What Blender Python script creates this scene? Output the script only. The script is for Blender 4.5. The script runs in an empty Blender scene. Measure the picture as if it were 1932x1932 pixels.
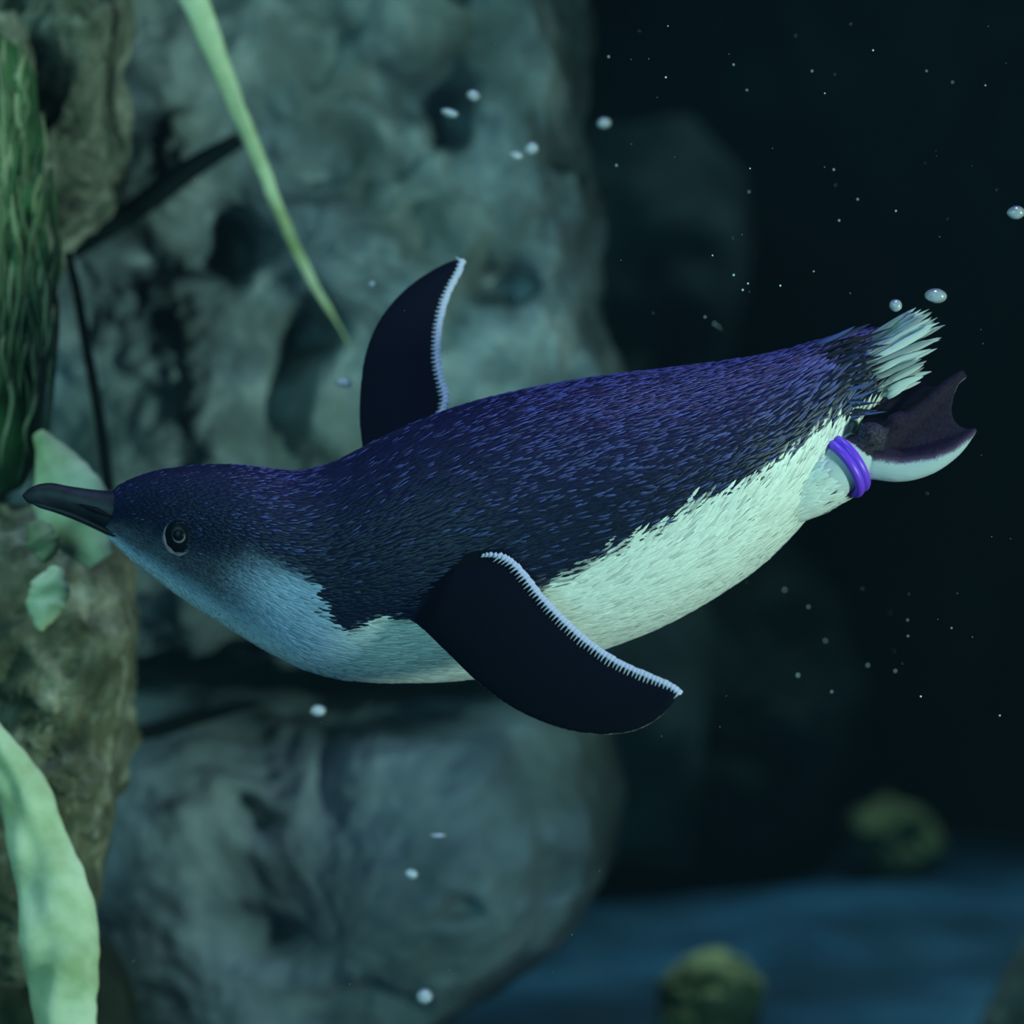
import bpy, bmesh, math, random
import numpy as np
from mathutils import Vector, noise
from mathutils.bvhtree import BVHTree

random.seed(7)
rng = np.random.default_rng(7)
scene = bpy.context.scene
col = scene.collection

# ------------------------------------------------------------------ camera
F = 5392.0          # focal length in pixels of the 1932 px frame
ZC = 0.42           # camera height over the tank floor
DP = 1.2            # distance of the bird's axis
S = DP / F          # metres per pixel at that distance

cam_data = bpy.data.cameras.new('camera')
cam_data.sensor_width = 36.0
cam_data.lens = 36.0 * F / 1932.0
cam_data.clip_start = 0.05
cam_data.dof.use_dof = True
cam_data.dof.focus_distance = 1.165
cam_data.dof.aperture_fstop = 6.0
cam = bpy.data.objects.new('camera', cam_data)
cam.location = (0, 0, ZC)
cam.rotation_euler = (math.pi / 2, 0, 0)
col.objects.link(cam)
scene.camera = cam

# ------------------------------------------------------------------ world: water all round (absorbs, scatters a little)
world = bpy.data.worlds.new('water')
scene.world = world
world.use_nodes = True
wn = world.node_tree
bg = wn.nodes['Background']
bg.inputs['Color'].default_value = (0.10, 0.30, 0.34, 1)
bg.inputs['Strength'].default_value = 0.10
vs = wn.nodes.new('ShaderNodeVolumeScatter')
vs.inputs['Color'].default_value = (0.45, 0.78, 1.0, 1)
vs.inputs['Density'].default_value = 0.019
vs.inputs['Anisotropy'].default_value = 0.3
va = wn.nodes.new('ShaderNodeVolumeAbsorption')
va.inputs['Color'].default_value = (0.25, 0.80, 0.85, 1)
va.inputs['Density'].default_value = 0.20
vadd = wn.nodes.new('ShaderNodeAddShader')
wn.links.new(vs.outputs[0], vadd.inputs[0]); wn.links.new(va.outputs[0], vadd.inputs[1])
wn.links.new(vadd.outputs[0], wn.nodes['World Output'].inputs['Volume'])

# ------------------------------------------------------------------ lamps over and beside the tank, plus an added front fill
def area(name, loc, target, size, power, color):
    d = bpy.data.lights.new(name, 'AREA')
    d.shape = 'DISK'
    d.size = size
    d.energy = power
    d.color = color
    o = bpy.data.objects.new(name, d)
    o.location = loc
    o.rotation_euler = (Vector(target) - Vector(loc)).to_track_quat('-Z', 'Y').to_euler()
    col.objects.link(o)
    return o

def spot(name, loc, target, radius, power, color, angle, blend):
    d = bpy.data.lights.new(name, 'SPOT')
    d.energy = power; d.color = color; d.shadow_soft_size = radius
    d.spot_size = math.radians(angle); d.spot_blend = blend
    o = bpy.data.objects.new(name, d)
    o.location = loc
    o.rotation_euler = (Vector(target) - Vector(loc)).to_track_quat('-Z', 'Y').to_euler()
    col.objects.link(o)
    return o

spot('tank_lamp_violet', (0.30, 0.95, 2.3), (0.02, 1.2, 0.43), 0.22, 140.0, (0.48, 0.38, 1.0), 22, 0.8)
spot('spotlight_right', (1.75, 0.1, 0.14), (0.10, 1.16, 0.40), 0.14, 205.0, (0.85, 1.0, 0.82), 26, 0.7)
area('front_fill_teal', (-1.1, -1.0, 0.75), (-0.2, 1.6, 0.45), 1.2, 29.0, (0.48, 0.95, 1.0))  # unseen fill light, added to brighten the chest and rock face
spot('tank_lamp_teal', (-0.9, 0.6, 1.9), (-0.30, 1.6, 0.50), 0.2, 70.0, (0.75, 1.0, 0.90), 34, 1.0)
spot('tank_lamp_blue', (0.75, 2.6, 2.3), (0.50, 2.55, 0.0), 0.15, 125.0, (0.75, 0.95, 1.0), 46, 1.0)

scene.view_settings.view_transform = 'Standard'
scene.view_settings.look = 'None'
scene.view_settings.gamma = 1.0
scene.view_settings.exposure = 0.0
scene.view_settings.use_curve_mapping = False
scene.cycles.use_denoising = True
scene.cycles.max_bounces = 8

# ------------------------------------------------------------------ helpers
def P(px, py, d):
    """photo pixel at distance d -> world point"""
    return Vector(((px - 966.0) / F * d, d, ZC + (966.0 - py) / F * d))

def B(u, v, w):
    """bird space: pixel u, v and w pixels towards the camera from the bird's axis plane"""
    return P(u, v, DP - w * S)

def B_np(a):
    a = np.asarray(a, float)
    d = DP - a[:, 2] * S
    return np.stack([(a[:, 0] - 966) / F * d, d, ZC + (966 - a[:, 1]) / F * d], 1)

def B_inv(p):
    d = p[:, 1]
    return np.stack([p[:, 0] / d * F + 966, 966 - (p[:, 2] - ZC) / d * F, (DP - d) / S], 1)

def mesh_from(name, verts, faces, smooth=True):
    me = bpy.data.meshes.new(name)
    me.from_pydata([tuple(v) for v in verts], [], faces)
    if smooth:
        me.polygons.foreach_set('use_smooth', [True] * len(me.polygons))
    me.update()
    return me

def link(name, me, mat=None, parent=None, label=None, cat=None, group=None, kind=None):
    o = bpy.data.objects.new(name, me)
    col.objects.link(o)
    if mat is not None and me is not None and not me.materials:
        me.materials.append(mat)
    if parent is not None:
        o.parent = parent
        o.matrix_parent_inverse = parent.matrix_world.inverted()
    if label: o['label'] = label
    if cat: o['category'] = cat
    if group: o['group'] = group
    if kind: o['kind'] = kind
    return o

def empty(name, loc, label, cat, group=None):
    o = link(name, None, None, None, label, cat, group)
    o.location = loc
    o.empty_display_size = 0.02
    o.matrix_world.translation = loc
    bpy.context.view_layer.update()
    return o

def interp(x, tab):
    t = np.asarray(tab, float)
    return np.interp(x, t[:, 0], t[:, 1])

def smooth_tab(tab, n=400):
    """Catmull-like smoothing of a table y(x) through cubic interpolation"""
    t = np.asarray(tab, float)
    xs, ys = t[:, 0], t[:, 1]
    m = np.gradient(ys, xs)
    # limit slopes a little (monotone-ish)
    xx = np.linspace(xs[0], xs[-1], n)
    i = np.clip(np.searchsorted(xs, xx) - 1, 0, len(xs) - 2)
    h = xs[i + 1] - xs[i]
    s = (xx - xs[i]) / h
    y = ((2*s**3 - 3*s**2 + 1) * ys[i] + (s**3 - 2*s**2 + s) * h * m[i]
         + (-2*s**3 + 3*s**2) * ys[i+1] + (s**3 - s**2) * h * m[i+1])
    return np.stack([xx, y], 1)

def spline_pts(pts, n):
    """smooth curve through points (any dimension), n samples by arc length"""
    p = np.asarray(pts, float)
    k = np.concatenate([[0], np.cumsum(np.linalg.norm(np.diff(p[:, :2], axis=0), axis=1) + 1e-9)])
    cols = [smooth_tab(np.stack([k, p[:, c]], 1), 600) for c in range(p.shape[1])]
    q = np.stack([c[:, 1] for c in cols], 1)
    L = np.concatenate([[0], np.cumsum(np.linalg.norm(np.diff(q, axis=0), axis=1))])
    s = np.linspace(0, L[-1], n)
    return np.stack([np.interp(s, L, q[:, c]) for c in range(p.shape[1])], 1)

# ------------------------------------------------------------------ materials
class NT:
    def __init__(self, name):
        self.mat = bpy.data.materials.new(name)
        self.mat.use_nodes = True
        self.t = self.mat.node_tree
        self.b = self.t.nodes['Principled BSDF']
        self.out = self.t.nodes['Material Output']
    def n(self, typ, **kw):
        nd = self.t.nodes.new(typ)
        for k, v in kw.items():
            setattr(nd, k, v)
        return nd
    def l(self, a, b):
        self.t.links.new(a, b)
    def coords(self):
        return self.n('ShaderNodeTexCoord').outputs['Object']
    def noise(self, scale, detail=5, rough=0.55, vec=None, dist=0.0):
        nd = self.n('ShaderNodeTexNoise')
        nd.inputs['Scale'].default_value = scale
        nd.inputs['Detail'].default_value = detail
        nd.inputs['Roughness'].default_value = rough
        nd.inputs['Distortion'].default_value = dist
        if vec is not None: self.l(vec, nd.inputs['Vector'])
        return nd.outputs['Fac']
    def ramp(self, fac, stops):
        r = self.n('ShaderNodeValToRGB')
        e = r.color_ramp.elements
        while len(e) < len(stops): e.new(0.5)
        for el, (p, c) in zip(e, stops):
            el.position = p
            el.color = (c[0], c[1], c[2], 1)
        self.l(fac, r.inputs['Fac'])
        return r.outputs['Color']
    def mix(self, fac, a, b, mode='MIX'):
        m = self.n('ShaderNodeMix', data_type='RGBA', blend_type=mode)
        for s, v in ((m.inputs[0], fac), (m.inputs[6], a), (m.inputs[7], b)):
            if isinstance(v, (int, float)): s.default_value = v
            elif isinstance(v, tuple): s.default_value = (*v, 1) if len(v) == 3 else v
            else: self.l(v, s)
        return m.outputs[2]
    def bump(self, h, strength=0.5, dist=0.002):
        b = self.n('ShaderNodeBump')
        b.inputs['Strength'].default_value = strength
        b.inputs['Distance'].default_value = dist
        self.l(h, b.inputs['Height'])
        self.l(b.outputs['Normal'], self.b.inputs['Normal'])
    def set(self, **kw):
        for k, v in kw.items():
            k = k.replace('_', ' ')
            s = self.b.inputs[k]
            if isinstance(v, tuple): s.default_value = (*v, 1) if len(v) == 3 else v
            elif isinstance(v, (int, float)): s.default_value = v
            else: self.l(v, s)
        return self

def rock_mat(name, dark, mid, pale, moss, scale=14, moss_amt=0.5, bump=0.006):
    m = NT(name)
    c = m.coords()
    n1 = m.noise(scale, 8, 0.6, c, 0.3)
    base = m.ramp(n1, [(0.28, dark), (0.5, mid), (0.72, pale)])
    n2 = m.noise(scale * 0.55, 4, 0.5, c)
    mf = m.ramp(n2, [(0.42, (0, 0, 0)), (0.66, (moss_amt,) * 3)])
    cl = m.mix(mf, base, moss)
    m.set(Base_Color=cl, Roughness=0.85, Specular_IOR_Level=0.2)
    m.bump(m.noise(scale * 4, 8, 0.65, c), 0.6, bump)
    return m.mat

M = {}
M['rock'] = rock_mat('rock', (0.030, 0.040, 0.050), (0.155, 0.185, 0.215), (0.48, 0.51, 0.54), (0.115, 0.130, 0.090), 16, 0.55)
M['rock_low'] = rock_mat('rock_low', (0.060, 0.078, 0.098), (0.150, 0.180, 0.215), (0.30, 0.335, 0.37), (0.10, 0.122, 0.098), 13, 0.6)
M['rock_olive'] = rock_mat('rock_olive', (0.025, 0.026, 0.014), (0.155, 0.145, 0.09), (0.48, 0.45, 0.34), (0.045, 0.05, 0.028), 46, 0.8, 0.012)
M['rock_pale'] = rock_mat('rock_pale', (0.04, 0.045, 0.038), (0.20, 0.195, 0.15), (0.52, 0.49, 0.40), (0.06, 0.075, 0.05), 40, 0.75, 0.012)
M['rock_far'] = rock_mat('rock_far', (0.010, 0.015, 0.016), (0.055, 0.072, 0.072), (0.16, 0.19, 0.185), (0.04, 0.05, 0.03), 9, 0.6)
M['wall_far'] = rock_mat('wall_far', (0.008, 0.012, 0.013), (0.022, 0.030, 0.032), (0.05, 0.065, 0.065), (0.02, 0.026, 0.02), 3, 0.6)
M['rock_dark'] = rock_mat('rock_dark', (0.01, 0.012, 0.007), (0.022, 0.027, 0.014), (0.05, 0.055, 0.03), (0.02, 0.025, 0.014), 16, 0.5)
M['rock_grey'] = rock_mat('rock_grey', (0.06, 0.06, 0.055), (0.18, 0.17, 0.16), (0.34, 0.33, 0.31), (0.1, 0.12, 0.08), 40, 0.3)
M['algae_stone'] = rock_mat('algae_stone', (0.10, 0.10, 0.035), (0.45, 0.42, 0.19), (0.85, 0.78, 0.38), (0.10, 0.12, 0.06), 34, 0.7)
M['floor'] = rock_mat('floor_paint', (0.010, 0.028, 0.05), (0.030, 0.095, 0.17), (0.07, 0.17, 0.26), (0.012, 0.025, 0.04), 6, 0.85, 0.003)

def leaf_mat():
    m = NT('kelp_blade')
    c = m.coords()
    n1 = m.noise(30, 5, 0.6, c, 0.2)
    base = m.ramp(n1, [(0.3, (0.27, 0.33, 0.15)), (0.5, (0.44, 0.50, 0.30)), (0.7, (0.60, 0.63, 0.45))])
    m.set(Base_Color=base, Roughness=0.55, Specular_IOR_Level=0.3)
    m.bump(m.noise(60, 5, 0.5, c), 0.25, 0.003)
    return m.mat
M['leaf'] = leaf_mat()

def weed_mat(name, a, b):
    m = NT(name)
    c = m.coords()
    n1 = m.noise(40, 4, 0.6, c)
    m.set(Base_Color=m.ramp(n1, [(0.35, a), (0.65, b)]), Roughness=0.6, Specular_IOR_Level=0.25)
    return m.mat
M['weed0'] = weed_mat('weed_green', (0.040, 0.062, 0.026), (0.11, 0.15, 0.070))
M['weed1'] = weed_mat('weed_pale', (0.11, 0.14, 0.065), (0.24, 0.27, 0.15))
M['weed2'] = weed_mat('weed_dark', (0.015, 0.05, 0.02), (0.05, 0.12, 0.04))
M['stem'] = weed_mat('dark_stem', (0.003, 0.006, 0.007), (0.007, 0.012, 0.013))
M['stem'].node_tree.nodes['Principled BSDF'].inputs['Specular IOR Level'].default_value = 0.04

def attr_mat(name, rough, spec, var=0.0, bump=None):
    m = NT(name)
    a = m.n('ShaderNodeAttribute', attribute_name='Col')
    m.set(Base_Color=a.outputs['Color'], Roughness=rough, Specular_IOR_Level=spec)
    if bump:
        c = m.coords()
        mp = m.n('ShaderNodeMapping')
        mp.inputs['Scale'].default_value = bump[1]
        m.l(c, mp.inputs['Vector'])
        m.bump(m.noise(bump[0], 4, 0.6, mp.outputs['Vector']), bump[2], bump[3])
    return m.mat
M['body'] = attr_mat('penguin_skin_and_plumage', 0.75, 0.04, bump=(600, (0.35, 1, 1), 0.3, 0.001))
M['feather'] = attr_mat('penguin_feather', 0.42, 0.22)
M['tail'] = attr_mat('penguin_tail_feather', 0.6, 0.25)

def plain(name, colr, rough, spec=0.5, **kw):
    m = NT(name)
    m.set(Base_Color=colr, Roughness=rough, Specular_IOR_Level=spec, **kw)
    return m.mat
def horn_mat():
    m = NT('beak_horn')
    c = m.coords()
    n1 = m.noise(90, 5, 0.6, c)
    m.set(Base_Color=m.ramp(n1, [(0.35, (0.006, 0.007, 0.012)), (0.7, (0.019, 0.021, 0.032))]), Roughness=0.5, Specular_IOR_Level=0.22)
    m.bump(m.noise(260, 5, 0.6, c), 0.25, 0.001)
    return m.mat
M['horn'] = horn_mat()
M['nostril'] = plain('nostril', (0.003, 0.003, 0.005), 0.7, 0.1)
M['eye_dark'] = plain('eye_dark', (0.003, 0.004, 0.007), 0.35, 0.10)
M['iris'] = plain('iris', (0.10, 0.10, 0.12), 0.5, 0.3)
M['eyelid'] = plain('eyelid', (0.09, 0.095, 0.13), 0.7, 0.1)
M['band'] = plain('purple_band', (0.16, 0.045, 0.62), 0.4, 0.4)
M['fringe'] = plain('fringe_white', (0.50, 0.48, 0.60), 0.6, 0.2)
M['speck'] = plain('speck', (0.7, 0.8, 0.75), 0.6, 0.2)

def bubble_mat():
    m = NT('air_bubble')
    m.set(Base_Color=(0.95, 0.97, 1.0), Roughness=0.12, IOR=0.75, Transmission_Weight=0.72, Coat_Weight=1.0, Coat_Roughness=0.08)
    return m.mat
M['bubble'] = bubble_mat()

# ------------------------------------------------------------------ boulders
def fractal(p, octaves=5, lac=2.1, gain=0.5):
    a, f, s = 1.0, 1.0, 0.0
    for _ in range(octaves):
        s += a * noise.noise(p * f)
        a *= gain
        f *= lac
    return s

def boulder(name, outline, d, thick, mat, amp=0.012, freq=9.0, nth=150, nph=96, pits=(), seed=0, square=0.7,
            label=None, cat='rock', group=None, kind=None, parent=None, tilt=0.0, octaves=5, ridged=0.0, gain=0.5, rough_edge=0.35):
    """closed lump whose outline (photo pixels) stands at distance d; thick = half depth in metres"""
    o = np.asarray(outline, float)
    c = (o.min(0) + o.max(0)) / 2
    ang = np.arctan2(o[:, 1] - c[1], o[:, 0] - c[0])
    dense = np.concatenate([np.linspace(o[i], o[(i + 1) % len(o)], 30, endpoint=False) for i in range(len(o))])
    an = np.arctan2(dense[:, 1] - c[1], dense[:, 0] - c[0])
    rr = np.hypot(dense[:, 0] - c[0], dense[:, 1] - c[1])
    order = np.argsort(an)
    an, rr = an[order], rr[order]
    an = np.concatenate([an - 2 * np.pi, an, an + 2 * np.pi]); rr = np.concatenate([rr, rr, rr])
    px = d / F
    verts, faces = [], []
    off = Vector((seed * 13.7, seed * 7.3, seed * 3.1))
    cw = P(c[0], c[1], d)
    for j in range(nph + 1):
        ph = math.pi * j / nph
        sr = math.sin(ph) ** square
        dy = -math.copysign(abs(math.cos(ph)) ** square, math.cos(ph)) * thick
        for i in range(nth):
            th = 2 * math.pi * i / nth
            r = float(np.interp(th if th <= math.pi else th - 2 * math.pi, an, rr)) * px * sr
            p = Vector((cw.x + r * math.cos(th), cw.y + dy, cw.z - r * math.sin(th)))
            nrm = Vector((math.cos(th) * sr, dy / thick, -math.sin(th) * sr)).normalized()
            h = fractal(p * freq + off, octaves, 2.1, gain)
            if ridged:
                h = h * (1 - ridged) + ridged * (0.55 - abs(noise.noise(p * freq * 1.3 + off)) * 2.2)
            edge = rough_edge + (1 - rough_edge) * abs(math.cos(ph))
            q = p + nrm * (h * amp * edge)
            if dy < 0 and pits:
                u = p.x / d * F + 966; v = 966 - (p.z - ZC) / d * F
                u += 34 * noise.noise(p * 22 + off) + 14 * noise.noise(p * 60); v += 34 * noise.noise(p * 22 - off) + 14 * noise.noise(p * 60 + off)
                for (a, b, ra, rb, dep) in pits:
                    k = ((u - a) / ra) ** 2 + ((v - b) / rb) ** 2
                    if k < 6:
                        q.y += dep / (1 + k ** 2)
            q += Vector((0, dy * tilt, 0))
            verts.append(q)
    for j in range(nph):
        for i in range(nth):
            a = j * nth + i; b = j * nth + (i + 1) % nth
            faces.append((a, b, b + nth, a + nth))
    me = mesh_from(name, verts, faces)
    bm = bmesh.new(); bm.from_mesh(me)
    bmesh.ops.remove_doubles(bm, verts=bm.verts, dist=1e-6)
    bmesh.ops.recalc_face_normals(bm, faces=bm.faces)
    bm.to_mesh(me); bm.free()
    me.polygons.foreach_set('use_smooth', [True] * len(me.polygons))
    return link(name, me, mat, parent, label, cat if not (kind == 'structure' or parent) else None, group, kind)

# ------------------------------------------------------------------ the setting: floor, far wall
def grid_surface(name, fn, nu, nv, mat):
    verts, faces = [], []
    for j in range(nv + 1):
        for i in range(nu + 1):
            verts.append(fn(i / nu, j / nv))
    for j in range(nv):
        for i in range(nu):
            a = j * (nu + 1) + i
            faces.append((a, a + 1, a + nu + 2, a + nu + 1))
    return link(name, mesh_from(name, verts, faces), mat, kind='structure')

def floor_fn(s, t):
    x = -2.2 + 4.4 * s; y = -0.8 + 5.2 * t
    p = Vector((x, y, 0))
    far = max(0.0, min(1.0, (y - 2.4) / 0.7))
    return (x, y, 0.012 * fractal(p * 3.0, 4) + 0.07 * far * (noise.noise(p * 2.6) - noise.noise(Vector((0.446, 3.3, 0)) * 2.6)))
grid_surface('floor', floor_fn, 150, 170, M['floor'])

def wall_fn(s, t):
    x = -2.2 + 4.4 * s; z = -0.03 + 2.6 * t
    p = Vector((x, 0, z))
    y = 3.80 - 0.20 * fractal(p * 2.6 + Vector((3, 0, 1)), 6) - 0.10 * max(0, 0.6 - z)
    return (x, y, z)
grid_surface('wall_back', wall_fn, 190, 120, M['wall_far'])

# ------------------------------------------------------------------ rocks
boulder('rock_outcrop', [(60, -140), (600, -180), (1040, -150), (1095, 60), (1105, 220), (1125, 420), (1150, 560),
                         (1165, 700), (1180, 900), (1160, 1080), (1080, 1190), (850, 1245), (560, 1240), (250, 1230), (90, 1130), (40, 700), (30, 200)],
        1.80, 0.15, M['rock'], amp=0.030, freq=11, nth=300, nph=210, seed=1, octaves=7, ridged=0.25, gain=0.58, rough_edge=0.8,
        pits=[(870, 280, 46, 60, 0.08), (470, 505, 34, 48, 0.06), (600, 640, 60, 42, 0.07), (945, 565, 60, 26, 0.05),
              (370, 525, 70, 30, 0.035), (545, 15, 26, 26, 0.05), (690, 370, 120, 70, 0.04),
              (870, 75, 28, 32, 0.03), (560, 740, 40, 70, 0.04), (800, 470, 40, 30, 0.025),
              (1060, 330, 40, 30, 0.025), (760, 230, 70, 40, 0.04), (640, 170, 50, 60, 0.03)],
        label='large pitted blue-grey rock face behind the raised flipper')
boulder('boulder', [(200, 1320), (330, 1290), (600, 1300), (800, 1310), (1020, 1300), (1130, 1360), (1175, 1480), (1160, 1620), (1080, 1745),
                    (960, 1850), (820, 1930), (700, 2040), (480, 2150), (330, 2120), (250, 1900), (205, 1760), (170, 1600), (165, 1430)],
        1.80, 0.16, M['rock_low'], amp=0.020, freq=8, nth=240, nph=160, seed=2, octaves=7, gain=0.55,
        pits=[(520, 1490, 28, 18, 0.02), (500, 1600, 50, 60, 0.012), (790, 1330, 80, 40, 0.05), (540, 1690, 60, 40, 0.025),
              (880, 1660, 30, 22, 0.015), (1030, 1610, 60, 40, 0.02), (640, 1430, 22, 70, 0.02), (700, 1830, 120, 40, 0.03)],
        label='rounded blue-grey boulder under the penguin')
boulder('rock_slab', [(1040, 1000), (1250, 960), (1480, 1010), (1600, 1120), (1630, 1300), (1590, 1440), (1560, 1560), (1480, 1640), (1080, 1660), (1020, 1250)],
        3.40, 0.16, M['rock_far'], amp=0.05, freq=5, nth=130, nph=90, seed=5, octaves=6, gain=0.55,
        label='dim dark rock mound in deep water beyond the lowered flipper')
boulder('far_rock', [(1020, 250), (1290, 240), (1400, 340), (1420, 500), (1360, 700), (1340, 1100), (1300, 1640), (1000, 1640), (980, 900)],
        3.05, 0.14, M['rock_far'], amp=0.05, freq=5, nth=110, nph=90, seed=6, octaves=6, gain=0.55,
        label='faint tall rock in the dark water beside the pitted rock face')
boulder('base_rock', [(140, 1650), (260, 1680), (420, 1880), (640, 1960), (700, 1990), (600, 2010), (200, 2010), (60, 2000), (100, 1800)],
        2.14, 0.08, M['rock_dark'], amp=0.02, freq=10, nth=90, nph=60, seed=8,
        label='dark olive rock in the gap below the rounded boulder')
boulder('cheek_rock', [(-160, -140), (100, -150), (235, -120), (245, 40), (222, 130), (222, 250), (212, 370), (165, 425), (125, 455), (60, 640), (-150, 600)],
        1.54, 0.07, M['rock_pale'], amp=0.020, freq=24, nth=190, nph=120, seed=3, octaves=6, gain=0.62,
        pits=[(105, 170, 22, 60, 0.04), (140, 230, 20, 50, 0.03), (60, 60, 40, 14, 0.012), (185, 350, 22, 30, 0.015)],
        label='pale beige crumbly rock behind the green weed')
boulder('mottled_rock', [(-170, 955), (20, 955), (120, 962), (195, 990), (240, 1070), (258, 1180), (250, 1280), (228, 1370), (222, 1480),
                         (205, 1580), (192, 1690), (160, 1780), (60, 1850), (-170, 1850)],
        1.43, 0.07, M['rock_olive'], amp=0.014, freq=26, nth=210, nph=140, seed=4, octaves=6, gain=0.62,
        pits=[(60, 1330, 50, 30, 0.015), (120, 1400, 26, 20, 0.01), (60, 1240, 34, 24, 0.01), (40, 1450, 60, 40, 0.015)],
        label='mottled olive brown rock beneath the beak')
boulder('footing_rock', [(-200, 1700), (60, 1690), (150, 1760), (230, 1850), (260, 1950), (280, 2300), (-200, 2300)],
        1.57, 0.06, M['rock_dark'], amp=0.012, freq=18, nth=90, nph=60, seed=9,
        label='dark rock footing behind the broad kelp blade')
boulder('algae_stone', [(1600, 1560), (1625, 1522), (1680, 1512), (1740, 1528), (1775, 1570), (1782, 1610), (1740, 1640), (1690, 1648), (1650, 1628), (1612, 1602)],
        3.30, 0.045, M['algae_stone'], amp=0.016, freq=34, nth=70, nph=48, seed=11,
        label='yellow-green algae covered stone standing clear on the blue floor', cat='stone', group='algae stones on the blue floor')
boulder('algae_stone', [(1250, 1860), (1290, 1815), (1340, 1800), (1410, 1808), (1436, 1850), (1440, 1910), (1410, 1970), (1330, 1985), (1250, 1960)],
        2.22, 0.035, M['algae_stone'], amp=0.016, freq=38, nth=70, nph=48, seed=12,
        label='knobbly yellow-green algae stone beside the rounded boulder', cat='stone', group='algae stones on the blue floor')
boulder('corner_rock', [(1935, 1780), (1990, 1760), (2100, 1790), (2120, 1960), (2000, 2000), (1860, 1990), (1850, 1930), (1890, 1860)],
        2.18, 0.04, M['rock_grey'], amp=0.010, freq=30, nth=90, nph=60, seed=13,
        label='grey speckled rock at the edge of the blue floor')

# ------------------------------------------------------------------ tubes, ribbons
def tube_data(pts, rad, nseg=8, cap=True):
    """pts: list of Vectors; rad: radii (m)"""
    verts, faces = [], []
    n = len(pts)
    ref = Vector((0, 1, 0))
    for i, p in enumerate(pts):
        t = (pts[min(i + 1, n - 1)] - pts[max(i - 1, 0)]).normalized()
        a = t.cross(ref)
        if a.length < 1e-4: a = t.cross(Vector((1, 0, 0)))
        a.normalize(); b = a.cross(t)
        for k in range(nseg):
            th = 2 * math.pi * k / nseg
            verts.append(p + (a * math.cos(th) + b * math.sin(th)) * rad[i])
    for i in range(n - 1):
        for k in range(nseg):
            k2 = (k + 1) % nseg
            faces.append((i * nseg + k, i * nseg + k2, (i + 1) * nseg + k2, (i + 1) * nseg + k))
    if cap:
        faces.append(tuple(reversed(range(nseg))))
        faces.append(tuple(range((n - 1) * nseg, n * nseg)))
    return verts, faces

def px_tube(name, pts, d, widths, mat, nseg=8, n=24, wob=0.0, **kw):
    """pts [(px,py)] or [(px,py,d)], widths in px"""
    q = np.asarray([(p[0], p[1], p[2] if len(p) > 2 else d) for p in pts], float)
    wd = np.interp(np.linspace(0, 1, n), np.linspace(0, 1, len(widths)), widths)
    c = spline_pts(q, n)
    P_ = [P(a + wob * noise.noise(Vector((i * 0.6, a * 0.01, 0))), b, dd) for i, (a, b, dd) in enumerate(c)]
    v, f = tube_data(P_, [wd[i] * c[i, 2] / F / 2 for i in range(n)], nseg)
    return link(name, mesh_from(name, v, f), mat, **kw)

def blade(name, center, widths, d, mat, thick=0.0016, n=60, m=8, curl=0.10, ruffle=3.0, seed=0, depth=None, **kw):
    """leaf blade along photo points; a bent solid ribbon with uneven edges"""
    q = spline_pts(np.asarray(center, float), n)
    wd = smooth_tab(np.stack([np.linspace(0, 1, len(widths)), widths], 1), n)[:, 1]
    top, bot = [], []
    for i in range(n):
        t = q[min(i + 1, n - 1)] - q[max(i - 1, 0)]
        t = t[:2] / np.linalg.norm(t[:2])
        nn = np.array([-t[1], t[0]])
        dd = d if depth is None else np.interp(i / (n - 1), np.linspace(0, 1, len(depth)), depth)
        eL = 1 + ruffle / max(wd[i], 20) * noise.noise(Vector((i * 0.35, seed, 0)))
        eR = 1 + ruffle / max(wd[i], 20) * noise.noise(Vector((i * 0.35, seed + 9.0, 0)))
        for j in range(m + 1):
            s = -1 + 2 * j / m
            pxy = q[i, :2] + nn * s * wd[i] / 2 * (eL if s < 0 else eR)
            half = max(wd[i], 1) / 2 * dd / F
            dy = -curl * half * (1 - s * s) + 0.25 * half * noise.noise(Vector((i * 0.12, s * 1.5, seed)))
            th = thick * (1 - 0.75 * s * s) * min(1, 0.2 + half / 0.004)
            base = P(pxy[0], pxy[1], dd)
            top.append(base + Vector((0, dy - th, 0))); bot.append(base + Vector((0, dy + th, 0)))
    verts = top + bot
    o = len(top); faces = []
    k = m + 1
    for i in range(n - 1):
        for j in range(m):
            a = i * k + j
            faces.append((a, a + 1, a + k + 1, a + k))
            faces.append((o + a, o + a + k, o + a + k + 1, o + a + 1))
        for j in (0, m):
            a = i * k + j
            f = (a, a + k, o + a + k, o + a)
            faces.append(f if j == 0 else f[::-1])
    for i in (0, n - 1):
        for j in range(m):
            a = i * k + j
            f = (a, o + a, o + a + 1, a + 1)
            faces.append(f if i == 0 else f[::-1])
    return link(name, mesh_from(name, verts, faces), mat, **kw)

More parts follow.
